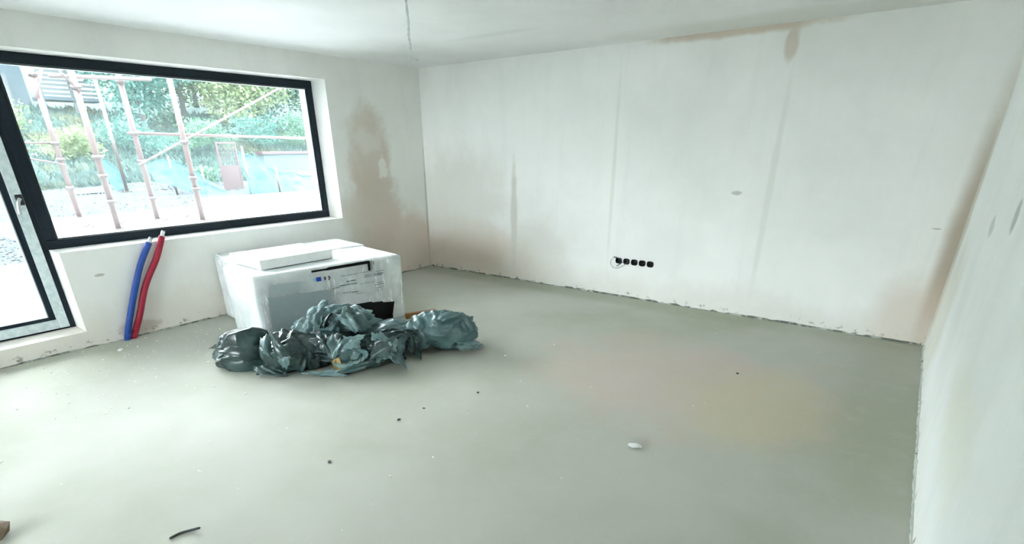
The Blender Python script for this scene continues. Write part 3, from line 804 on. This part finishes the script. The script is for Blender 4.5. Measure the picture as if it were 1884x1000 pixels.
# film sheet on the floor
e, b = root('film_sheet', (.0, .36), 'thin crumpled film sheet spread on the floor in front of the heap', 'plastic film')
place('film', patch([(-0.096, 0.360, 0.058), (0.233, 0.200, 0.077), (0.289, 0.200, 0.009), (-0.028, 0.420, 0.004)], 33, .07, .03, 9, fdir=(.3, .9), n=34, k=1.1), M['film_teal'], b, e)
place('film_edge', patch([(-0.347, 0.380, 0.021), (-0.066, 0.380, 0.048), (0.103, 0.420, 0.004), (-0.113, 0.420, 0.004)], 37, .02, .02, 8, fdir=(.2, .9), n=28, k=1.06), M['film_teal'], b, e)
b = (2.40, -3.56, 0)
ys = place('ochre_scrap', sheet(10, 14, .07, .12, (2.42, -3.52, .10), (.75, .55, .35), (.15, -.3, .9), 75, 1.02, amp=.006, freq=6, grav=0, curl=.012, iters=10), M['cardboard'], b)
tag(ys, 'small curled ochre yellow scrap stuck in the torn sack', 'scrap')
ls = place('film_scrap', sheet(16, 14, .20, .14, (.98, -3.72, .02), RU, DU, 77, 1.04, amp=.008, freq=9, grav=.002, ragged=.15), M['sack_dark'], (.98, -3.72, 0))
tag(ls, 'flat dark film scrap on the floor left of the heap', 'scrap')
wd = obj('wooden_stick', B((-.02, -.17, 0), (.02, .17, .06), .003), M['wood'])
wd.location = (1.80, -2.00, .002); wd.rotation_euler = (0, 0, -math.radians(26))
tag(wd, 'short brown wooden stick behind the sacks, beside the bale', 'wood piece')

# ------------------------------------------------------------------ crumbs and bits on the floor
M['crumb'] = plain('white_foam_crumb', (.85, .86, .84), .7)
M['grit'] = plain('dark_grit', (.05, .055, .05), .8)
M['brown'] = plain('brown_offcut', (.20, .14, .09), .8)
def pebble(seed, r, flat=.6, sub=1):
    bm = bmesh.new(); bmesh.ops.create_icosphere(bm, subdivisions=sub, radius=r); q = random.Random(seed)
    for v in bm.verts:
        v.co = Vector((v.co.x * q.uniform(.7, 1.3), v.co.y * q.uniform(.7, 1.3), v.co.z * flat * q.uniform(.8, 1.2)))
    zm = min(v.co.z for v in bm.verts)
    for v in bm.verts: v.co.z -= zm
    return bm
bits = [((4.78, -3.16), .022, 'crumb', 'white foam offcut lying alone on the right part of the floor', 2.2),
        ((3.37, -3.76), .011, 'grit', 'dark crumb on the floor just in front of the film sheet', 1.4),
        ((3.43, -4.35), .011, 'grit', 'dark crumb on the floor nearest the camera side', 1.6),
        ((3.38, -3.54), .008, 'grit', 'tiny dark crumb on the floor right of the film sheet', 1.2),
        ((3.52, -3.12), .009, 'grit', 'small dark crumb on the floor in mid room', 1.3),
        ((4.96, -1.64), .010, 'grit', 'small dark crumb on the floor near the back wall', 1.2),
        ((3.23, -2.40), .010, 'crumb', 'white crumb on the floor right of the round sack', 1.2),
        ((.35, -4.33), .020, 'crumb', 'white plaster crumb on the floor beside the blue pipe', 1.6),
        ((2.72, -5.66), .05, 'brown', 'brown rough offcut on the floor at the lower left corner', 1.5)]
for i, (xy, r, mt, lab, st) in enumerate(bits):
    o = obj('floor_crumb', pebble(100 + i, r), M[mt]); o.location = (*xy, 0); o.scale = (st, 1, 1); o.rotation_euler = (0, 0, i * 1.1 + .5)
    tag(o, lab, 'crumb', 'crumbs on the floor')
sl = obj('dark_sliver', T(spline([(-.07, -.02, .004), (-.03, .006, .006), (.02, .012, .01), (.06, .002, .022)], 6), [.003] + [.006] * 17 + [.002], 8), M['grit'], smooth=True)
sl.location = (3.41, -5.13, 0); sl.rotation_euler = (0, 0, .9)
tag(sl, 'dark curved sliver on the floor at the bottom of the picture', 'sliver')
vv, ff = [], []
r = random.Random(3)
bm0 = pebble(1, 1, .6, 1); tv = [v.co.copy() for v in bm0.verts]; tf = [[v.index for v in f.verts] for f in bm0.faces]; bm0.free()
for k in range(520):
    if r.random() < .87:
        x = abs(r.gauss(0, 1.1)) + .05; y = r.uniform(-6.5, -2.9)
        if x < 2.9 and y > -3.95 and x > .1 and y > -3.3 - .3 * x: continue
    else:
        x = r.uniform(.2, 6.0); y = r.uniform(-5.5, -.2)
        if .1 < x < 3.1 and y > -4.0: continue
    sz = r.choice((.002, .003, .003, .004, .005, .008)); a = r.uniform(0, 6.28); st = r.uniform(.8, 1.8)
    o = len(vv)
    for p in tv:
        px, py = p.x * st * sz, p.y * sz
        vv.append((x + px * math.cos(a) - py * math.sin(a), y + px * math.sin(a) + py * math.cos(a), p.z * sz * .8))
    ff += [[i + o for i in f] for f in tf]
tag(obj_data('white_crumbs', vv, ff, M['crumb']), 'fine white foam crumbs scattered over the floor', 'crumbs', kind='stuff')

# ------------------------------------------------------------------ outside: terrace, gravel, slope
M['concrete_out'] = plain('pale_concrete', (.50, .51, .50), .8, 0, .12, 6)
def gravel_mat():
    s = NT('blue_grey_gravel')
    v = s.n('ShaderNodeTexVoronoi'); v.inputs['Scale'].default_value = 14; s.l(s.co, v.inputs['Vector'])
    c = s.mix(s.rng(v.outputs['Distance'], .1, .6), (.014, .024, .028), (.004, .010, .013))
    s.bump(v.outputs['Distance'], .8, .04)
    return s.fin(c, .85)
M['gravel'] = gravel_mat()
M['stone'] = plain('gravel_stone', (.0115, .0195, .0235), .8, 0, .85, 9)
def grass_mat():
    s = NT('rough_grass')
    c = s.mix(s.rng(s.noise(1.2, 6, .7), .35, .65), (.016, .050, .044), (.036, .076, .062))
    c = s.mix(s.rng(s.noise(.5, 4, .6), .52, .68, 0, .8), c, (.075, .08, .035))
    c = s.mix(s.rng(s.noise(9, 5, .7), .5, .7, 0, .6), c, (.018, .062, .062))
    s.bump(s.noise(14, 6, .7), .9, .1)
    return s.fin(c, .9)
M['grass'] = grass_mat()
PROF = [(-.33, .05), (-3.2, .05), (-3.35, .24), (-5.0, .47), (-6.3, .53), (-10.0, .80), (-14, 1.75), (-18, 2.55), (-24, 4.6), (-34, 8.5), (-60, 16)]
def gz(x, y):
    for (a, za), (b, zb) in zip(PROF, PROF[1:]):
        if b <= x <= a:
            z = za + (zb - za) * (x - a) / (b - a); break
    else: z = PROF[-1][1]
    if x < -9: z += .18 * mn.noise(Vector((x * .35, y * .35, 0))) + .07 * mn.noise(Vector((x * 1.3, y * 1.3, 3)))
    return z
def terrain(name, xs, ys, mat, dz=0):
    vs_ = [(x, y, gz(x, y) + dz) for x in xs for y in ys]; ny = len(ys)
    fs_ = [(i * ny + j, i * ny + j + 1, (i + 1) * ny + j + 1, (i + 1) * ny + j) for i in range(len(xs) - 1) for j in range(ny - 1)]
    return tag(obj_data(name, vs_, fs_, mat, smooth=True), kind='structure')
lin = lambda a, b, n: [a + (b - a) * i / (n - 1) for i in range(n)]
terrain('gravel_bed', lin(-3.3, -10.1, 18), lin(-40, 40, 81), M['gravel'])
terrain('grass_slope', lin(-10.0, -60, 90), lin(-40, 60, 120), M['grass'])
struct('terrace_slab', B((-3.2, -9, -.2), (-.52, 6, .08)), M['concrete_out'])
struct('terrace_kerb', B((-3.42, -9, -.2), (-3.2, 6, .31), .015), M['concrete_out'])
bm = bmesh.new()
v = [bm.verts.new(p) for p in ((-3.42, -3.45, .56), (-5.7, -4.0, .56), (-5.7, -12, .56), (-6.4, -12, .56), (-6.3, 8, .56), (-3.42, 8, .56))]
f = bm.faces.new(v); rr = bmesh.ops.extrude_face_region(bm, geom=[f])
for q in rr['geom']:
    if isinstance(q, bmesh.types.BMVert): q.co.z -= .5
bmesh.ops.recalc_face_normals(bm, faces=bm.faces)
struct('walkway_slab', bm, M['concrete_out'])
struct('garden_ground', B((-60, -60, -.6), (60, 60, -.25)), M['grass'])
lw = empty('low_parapet', (-5.8, 1.6, .56)); 
tag(lw, 'low pale parapet wall outside in front of the netting', 'low wall')
obj('wall_block', B((-.18, -2.1, 0), (.18, 3.4, .13), .01), M['concrete_out'], lw)
obj('coping', B((-.24, -2.15, .13), (.24, 3.45, .17), .01), M['concrete_out'], lw)
# loose stones lying on the gravel
vv, ff = [], []
r = random.Random(12)
oct_v = [(1, 0, 0), (0, 1, 0), (-1, 0, 0), (0, -1, 0), (0, 0, .8), (0, 0, -.8)]
oct_f = [(0, 1, 4), (1, 2, 4), (2, 3, 4), (3, 0, 4), (1, 0, 5), (2, 1, 5), (3, 2, 5), (0, 3, 5)]
for k in range(15000):
    if k < 3500: x = r.uniform(-5.65, -3.45); y = r.uniform(-6.5, -3.45)
    else: x = r.uniform(-10, -6.35); y = r.uniform(-4.2, 2.8)
    if k < 3500 and y > -3.48 - (-3.42 - x) * .24: continue
    s_ = r.uniform(.02, .045) * (1 if k < 3500 else 1.25); a = r.uniform(0, 6.28); z = gz(x, y) + s_ * .2
    o = len(vv)
    for p in oct_v:
        px, py, pz = (p[0] * r.uniform(.7, 1.2), p[1] * r.uniform(.7, 1.2), p[2] * r.uniform(.6, 1.1))
        vv.append((x + s_ * (px * math.cos(a) - py * math.sin(a)), y + s_ * (px * math.sin(a) + py * math.cos(a)), z + s_ * pz))
    ff += [[i + o for i in f] for f in oct_f]
tag(obj_data('gravel_stones', vv, ff, M['stone']), 'blue-grey loose gravel stones outside the window', 'gravel', kind='stuff')

# ------------------------------------------------------------------ scaffolding outside the window
M['rust'] = plain('red_painted_scaffold_tube', (.028, .0125, .0115), .6, 0, .3, 14)
M['pale_tube'] = plain('pale_scaffold_tube', (.032, .022, .020), .5, 0, .2, 14)
M['galv'] = plain('galvanised_coupler', (.022, .015, .014), .5, .2, .2, 30)
def pole(x, y, z0, z1, label, r=.040, mat='rust', couplers=()):
    e = empty('scaffold_pole', (x, y, z0)); tag(e, label, 'scaffold pole', 'scaffold poles outside the window')
    obj('tube', T([(0, 0, .015), (0, 0, z1 - z0)], r, 14), M[mat], e, True)
    obj('base_plate', B((-.075, -.075, 0), (.075, .075, .015)), M['galv'], e)
    for zc in couplers:
        obj('coupler', T([(0, 0, zc - z0 - .03), (0, 0, zc - z0 + .03)], r * 1.45, 12), M['galv'] if mat == 'rust' else M['rust'], e, True)
        obj('coupler_bolt', T([(0, 0, zc - z0), (r * 2.4, r * 1.2, zc - z0)], .010, 8), M['galv'], e, True)
pole(-6.1, -2.545, .56, 3.4, 'leftmost reddish scaffold pole outside, in front of the house', couplers=(1.75, 1.5, 1.05, 2.75))
pole(-3.8, -2.738, .56, 3.2, 'reddish scaffold pole with a long foot, second from the left outside', couplers=(1.55, 1.30, 2.42, .95))
pole(-4.6, -1.875, .56, 3.3, 'reddish scaffold pole third from the left, where the ledger tube starts', couplers=(1.88, 1.47, 2.6, .9))
pole(-3.8, -1.495, .56, 3.2, 'rightmost grey-red scaffold pole outside the window', couplers=(1.75, 1.22, 1.05))
pole(-9.0, -.69, .76, 3.0, 'thin pale pole standing on the far gravel behind the scaffold', .035, 'pale_tube')
def bar(a, b, r, mat, label):
    o = Vector(a); e = obj('scaffold_tube', T([(0, 0, 0), Vector(b) - o], r, 12), M[mat], smooth=True); e.location = a
    tag(e, label, 'scaffold tube', 'scaffold tubes outside the window'); return e
bar((-3.95, -2.95, 2.55), (-4.55, -1.45, 2.66), .028, 'pale_tube', 'pale horizontal scaffold tube near the top of the window')
bar((-4.66, -1.95, 1.885), (-4.66, 2.2, 1.815), .024, 'rust', 'long pinkish horizontal scaffold tube at eye level')
bar((-4.54, -1.95, 1.42), (-4.54, .9, 2.73), .017, 'pale_tube', 'diagonal scaffold brace rising to the right')
bar((-6.16, -3.6, 1.77), (-6.16, -2.5, 1.75), .014, 'rust', 'thin horizontal rail left of the leftmost scaffold pole')
bar((-6.04, -3.6, 1.66), (-6.04, -2.5, 1.42), .014, 'rust', 'thin sloping rail left of the leftmost scaffold pole')
bar((-6.16, -2.38, 2.85), (-6.04, -2.62, 2.40), .022, 'rust', 'short forked brace at the top of the leftmost scaffold pole')
bar((-3.86, -2.95, 2.74), (-3.74, -2.72, 2.36), .012, 'galv', 'thin dark rod leaning on the second scaffold pole')
# curled hoses on the walkway
for i, (x, y, r_) in enumerate(((-4.3, -2.95, .10), (-4.15, -2.55, .12), (-4.0, -1.95, .13), (-4.1, -1.6, .10))):
    pts = [(r_ * math.cos(a), r_ * math.sin(a) * .6, .02 + .05 * max(0, math.sin(a))) for a in [k * .35 for k in range(13)]]
    o = obj('hose_piece', T(pts, .014, 8), M['pale_tube'], smooth=True); o.location = (x, y, .56)
    tag(o, ['curled pale hose piece on the walkway left of the second pole', 'curled pale hose piece on the walkway right of the second pole', 'curled pale hose piece on the walkway before the third pole', 'curled pale hose piece on the walkway left of the rightmost pole'][i], 'hose', 'hose pieces on the walkway')

# ------------------------------------------------------------------ netting, gate, far wall
def net_mat():
    s = NT('teal_debris_netting')
    s.fin(s.mix(s.noise(8, 4), (.001, .040, .052), (.006, .060, .072)), .7)
    tr = s.n('ShaderNodeBsdfTransparent'); mx = s.n('ShaderNodeMixShader')
    s.setin(mx.inputs[0], s.rng(s.noise(5, 4), .3, .7, .62, .9))
    s.l(tr.outputs[0], mx.inputs[1]); s.l(s.p.outputs[0], mx.inputs[2]); s.l(mx.outputs[0], s.out.inputs[0]); return s.m
M['net'] = net_mat()
def netting(name, label, top, bot, amp, seed, n=50, m_=22, posts=()):
    """top / bot: lists of (x, y, z) the net hangs between"""
    base = Vector(bot[0]); e = empty(name, base); tag(e, label, 'netting', 'teal netting outside')
    tp = spline(top, n // (len(top) - 1)); bp = spline(bot, n // (len(bot) - 1)); nn = min(len(tp), len(bp))
    V = []; 
    for i in range(nn):
        for j in range(m_):
            t = j / (m_ - 1); p = tp[i].lerp(bp[i], t)
            d = amp * (mn.noise(Vector((p.y * 3.5, t * 1.5, seed))) + .5 * mn.noise(Vector((p.y * 9, t * 4, seed))))
            V.append((p.x + d - base.x, p.y - base.y, p.z + .4 * d * (1 - t) - base.z))
    F = [(i * m_ + j, i * m_ + j + 1, (i + 1) * m_ + j + 1, (i + 1) * m_ + j) for i in range(nn - 1) for j in range(m_ - 1)]
    obj_data('net', V, F, M['net'], e, True)
    obj('edge_rope', T([Vector(V[i * m_]) for i in range(nn)], .012, 6), M['net'], e, True)
    for (x, y, z0, z1) in posts:
        obj('post', T([(x - base.x, y - base.y, z0 - base.z), (x - base.x, y - base.y, z1 - base.z)], .025, 8), M['pale_tube'], e, True)
netting('net_fence', 'teal debris netting fence hung on posts in front of the pale wall', [(-7.4, 1.25, 1.56), (-7.4, 1.7, 1.42), (-7.3, 2.1, 1.12), (-7.2, 2.6, 1.05), (-7.1, 3.6, .85)], [(-7.2, 1.25, .60), (-7.2, 1.7, .60), (-7.1, 2.1, .60), (-7.0, 2.6, .60), (-7.0, 3.6, .60)], .10, 2.0,
        posts=((-7.25, 1.3, .6, 1.7), (-7.05, 1.95, .6, 1.25), (-7.0, 2.9, .6, 1.0)))
netting('net_drape', 'sagging teal netting hanging behind the rightmost scaffold pole', [(-8.2, -.45, 1.35), (-8.2, .0, 1.42), (-8.1, .35, 1.25), (-8.0, .7, 1.0), (-7.9, 1.05, .72)], [(-8.0, -.45, 1.0), (-8.0, .0, .85), (-7.9, .35, .70), (-7.8, .7, .66), (-7.7, 1.05, .64)], .10, 5.0,
        posts=((-8.15, .02, .65, 1.5), (-8.0, .62, .65, 1.3)))
netting('net_strip', 'narrow teal netting strip standing behind the second scaffold pole', [(-9.2, -1.05, 1.45), (-9.2, -.9, 1.45), (-9.2, -.62, 1.1)], [(-9.1, -.9, .8), (-9.1, -.75, .8), (-9.1, -.55, .8)], .05, 8.0, n=20, m_=12)
M['gate_red'] = plain('dull_red_gate_paint', (.032, .015, .017), .6, 0, .2)
g = empty('garden_gate', (-8.3, 1.22, .68), math.radians(4))
tag(g, 'dull red metal gate with a grid above and a solid panel below', 'gate')
gw, gh = .52, 1.12
obj('panel', B((-.012, .03, .03), (.012, gw - .03, .55)), M['gate_red'], g)
for a, b in (((-.02, 0, 0), (.02, .035, gh)), ((-.02, gw - .035, 0), (.02, gw, gh)), ((-.02, .035, gh - .035), (.02, gw - .035, gh)), ((-.02, .035, .55), (.02, gw - .035, .585)), ((-.02, .035, 0), (.02, gw - .035, .03))):
    obj('frame_member', B(a, b), M['gate_red'], g)
for k in range(1, 5):
    obj('grid_bar', B((-.007, gw * k / 5 - .006, .585), (.007, gw * k / 5 + .006, gh - .035)), M['gate_red'], g)
for k in range(1, 5):
    obj('grid_bar', B((-.006, .035, .585 + .5 * k / 5 - .006), (.006, gw - .035, .585 + .5 * k / 5 + .006)), M['gate_red'], g)
M['wall_far'] = plain('pale_blue_render', (.030, .052, .057), .8, 0, .1, 4)
fw_ = empty('garden_wall', (-11, 4.2, .6)); tag(fw_, 'pale garden wall with a rusty coping behind the netting', 'garden wall')
obj('wall_body', B((-.15, -.3, 0), (.15, 9, .88)), M['wall_far'], fw_)
obj('coping', B((-.2, -.35, .88), (.2, 9.05, .96)), M['gate_red'], fw_)

# ------------------------------------------------------------------ house on the slope
M['house_wall'] = plain('house_render_blue_grey', (.018, .033, .041), .8, 0, .12, 3)
M['house_dark'] = plain('house_dark_glass', (.008, .018, .026), .2)
M['slat'] = plain('house_slat', (.030, .040, .043), .7)
hs = empty('hillside_house', (-19, -1.5, 2.2)); tag(hs, 'blue-grey house on the slope with dark window and slatted balcony', 'house')
obj('wall', B((-5, -5, 0), (0, 2.2, 2.6)), M['house_wall'], hs)
bm = bmesh.new()
v = [bm.verts.new(p) for p in ((.4, -5.3, 2.55), (.4, 2.6, 2.55), (-5.4, 2.6, 2.55), (-5.4, -5.3, 2.55), (-2.5, -5.3, 4.2), (-2.5, 2.6, 4.2))]
for f in ((0, 1, 5, 4), (1, 2, 5), (2, 3, 4, 5), (3, 0, 4), (3, 2, 1, 0)): bm.faces.new([v[i] for i in f])
obj('roof', bm, M['house_dark'], hs)
for (y0_, z0_) in ((1.0, .55), (-1.0, .7), (-3.0, .7)):
    f = obj('window', B((0, y0_, z0_), (.05, y0_ + .75, z0_ + 1.15)), M['slat'], hs)
    obj('window_pane', B((.05, y0_ + .07, z0_ + .07), (.06, y0_ + .68, z0_ + 1.08)), M['house_dark'], f)
bal = empty('balcony', (0, 0, 0)); bal.parent = hs
obj('balcony_slab', B((.0, 2.25, .95), (1.0, 4.0, 1.05)), M['house_wall'], bal)
for k in range(9):
    obj('slat', B((.96, 2.25, 1.10 + k * .13), (1.0, 4.0, 1.17 + k * .13)), M['slat'], bal)
for y_ in (2.25, 3.1, 3.92):
    obj('balcony_post', B((.9, y_, -.3), (.96, y_ + .08, 2.35)), M['slat'], bal)

# ------------------------------------------------------------------ trees and bushes
def leaf_mat(name, a, b):
    s = NT(name); s.fin(s.mix(s.rng(s.noise(1.3, 4, .7), .35, .65), a, b), .6)
    tl = s.n('ShaderNodeBsdfTranslucent'); tl.inputs[0].default_value = (*b, 1); mx = s.n('ShaderNodeMixShader'); mx.inputs[0].default_value = .3
    s.l(s.p.outputs[0], mx.inputs[1]); s.l(tl.outputs[0], mx.inputs[2]); s.l(mx.outputs[0], s.out.inputs[0]); return s.m
LM = [leaf_mat('leaf_blue_green', (.016, .066, .056), (.045, .125, .10)), leaf_mat('leaf_green', (.024, .076, .050), (.064, .138, .085)), leaf_mat('leaf_yellow', (.055, .095, .040), (.125, .16, .075))]
M['bark'] = plain('bark', (.03, .034, .032), .9, 0, .3, 12)
def foliage(seed, blobs, n, size):
    q = random.Random(seed); V = []; F = []
    for k in range(n):
        cx, cy, cz, rx, rz = q.choice(blobs)
        d = Vector((q.gauss(0, 1), q.gauss(0, 1), q.gauss(0, 1))).normalized() * (q.random() ** .45)
        p = Vector((cx + d.x * rx, cy + d.y * rx, cz + d.z * rz))
        a = Vector((q.gauss(0, 1), q.gauss(0, 1), q.gauss(0, .6))).normalized(); b_ = a.orthogonal().normalized(); s_ = size * q.uniform(.6, 1.3)
        o = len(V); V += [p - a * s_, p + b_ * s_ * .45, p + a * s_, p - b_ * s_ * .45]; F.append((o, o + 1, o + 2, o + 3))
    return V, F
def tree(x, y, h, rad, seed, mat, label, n=7000, size=.075, trunk=True, cat='tree'):
    z = gz(x, y) - .05; e = empty('leafy_tree' if trunk else 'leafy_bush', (x, y, z)); tag(e, label, cat, 'trees and bushes on the slope')
    q = random.Random(seed)
    blobs = [(q.uniform(-.6, .6) * rad, q.uniform(-.6, .6) * rad, h * q.uniform(.25 if trunk else .3, .85), rad * q.uniform(.45, .75), h * q.uniform(.14, .26)) for k in range(12)]
    V, F = foliage(seed, blobs, n, size)
    obj_data('foliage', V, F, mat, e)
    if trunk:
        obj('trunk', T(spline([(0, 0, 0), (.05, .03, h * .35), (-.04, .06, h * .8)], 5), [.11 - .008 * k for k in range(11)], 8), M['bark'], e, True)
        for b_ in blobs[:4]:
            obj('branch', T([(0, .03, h * .35), b_[:3]], [.05, .02], 6), M['bark'], e, True)
spots = [(-15.5, 2.6, 4.2, 1.5, 0, 'blue-green leafy tree nearest the house balcony'), (-16.5, 4.4, 4.8, 1.7, 1, 'green leafy tree behind the third scaffold pole'), (-15.5, 6.0, 4.4, 1.5, 2, 'yellowish leafy tree behind the rightmost scaffold pole'),
         (-17, 7.6, 5.0, 1.7, 0, 'blue-green leafy tree above the red gate'), (-15.5, 8.9, 4.6, 1.6, 1, 'green leafy tree right of the red gate'), (-17, 10.6, 5.2, 1.8, 0, 'dark leafy tree at the right edge of the window view'),
         (-19.5, 5.0, 5.0, 1.6, 2, 'pale yellow tree farther up the slope beside the house'), (-20, 6.6, 5.5, 2.0, 1, 'tall green tree farther up the slope in the middle'), (-20, 9.8, 5.5, 2.0, 2, 'tall yellowish tree farther up the slope at the right'), (-21, 13, 6, 2.3, 0, 'tall blue-green tree farthest to the right on the slope')]
for i, (x, y, h, rr_, k, lab) in enumerate(spots): tree(x, y, h, rr_, 200 + i, LM[k], lab)
bsp = [(-12.5, -.6, .9, .8, 2, 'low yellow-green bush on the slope left of the thin pale pole'), (-13, 1.2, 1.1, .9, 0, 'low blue-green bush on the slope behind the thin pale pole'), (-12.5, 3.0, 1.2, .9, 1, 'low green bush on the slope behind the rightmost scaffold pole'),
       (-13.0, 4.9, 1.1, .9, 0, 'low blue-green bush on the slope behind the red gate'), (-13, 7.0, 1.4, 1.0, 1, 'low green bush behind the pale garden wall'), (-9.6, 1.3, .45, .45, 1, 'small green bush beside the foot of the red gate'), (-14.5, -1.4, 1.2, .9, 2, 'yellow bush on the slope below the house window')]
for i, (x, y, h, rr_, k, lab) in enumerate(bsp): tree(x, y, h, rr_, 300 + i, LM[k], lab, n=1800, size=.05, trunk=False, cat='bush')

# rough grass tufts on the slope
q = random.Random(91); V = []; F = []
for k in range(26000):
    x = -10.1 - 9 * q.random() ** 1.3; y = q.uniform(-3.5, 9.5); z = gz(x, y)
    a = q.uniform(0, 6.28); wv = Vector((math.cos(a), math.sin(a), 0)) * q.uniform(.03, .09); up = Vector((q.uniform(-.1, .1), q.uniform(-.1, .1), q.uniform(.06, .22)))
    if y > 3.7 and x > -11.4: continue
    o = len(V); p = Vector((x, y, z - .02)); V += [p - wv, p + wv, p + up]; F.append((o, o + 1, o + 2))
tag(obj_data('grass_tufts', V, F, M['grass']), 'rough blue-green grass growing on the slope outside', 'grass', kind='stuff')
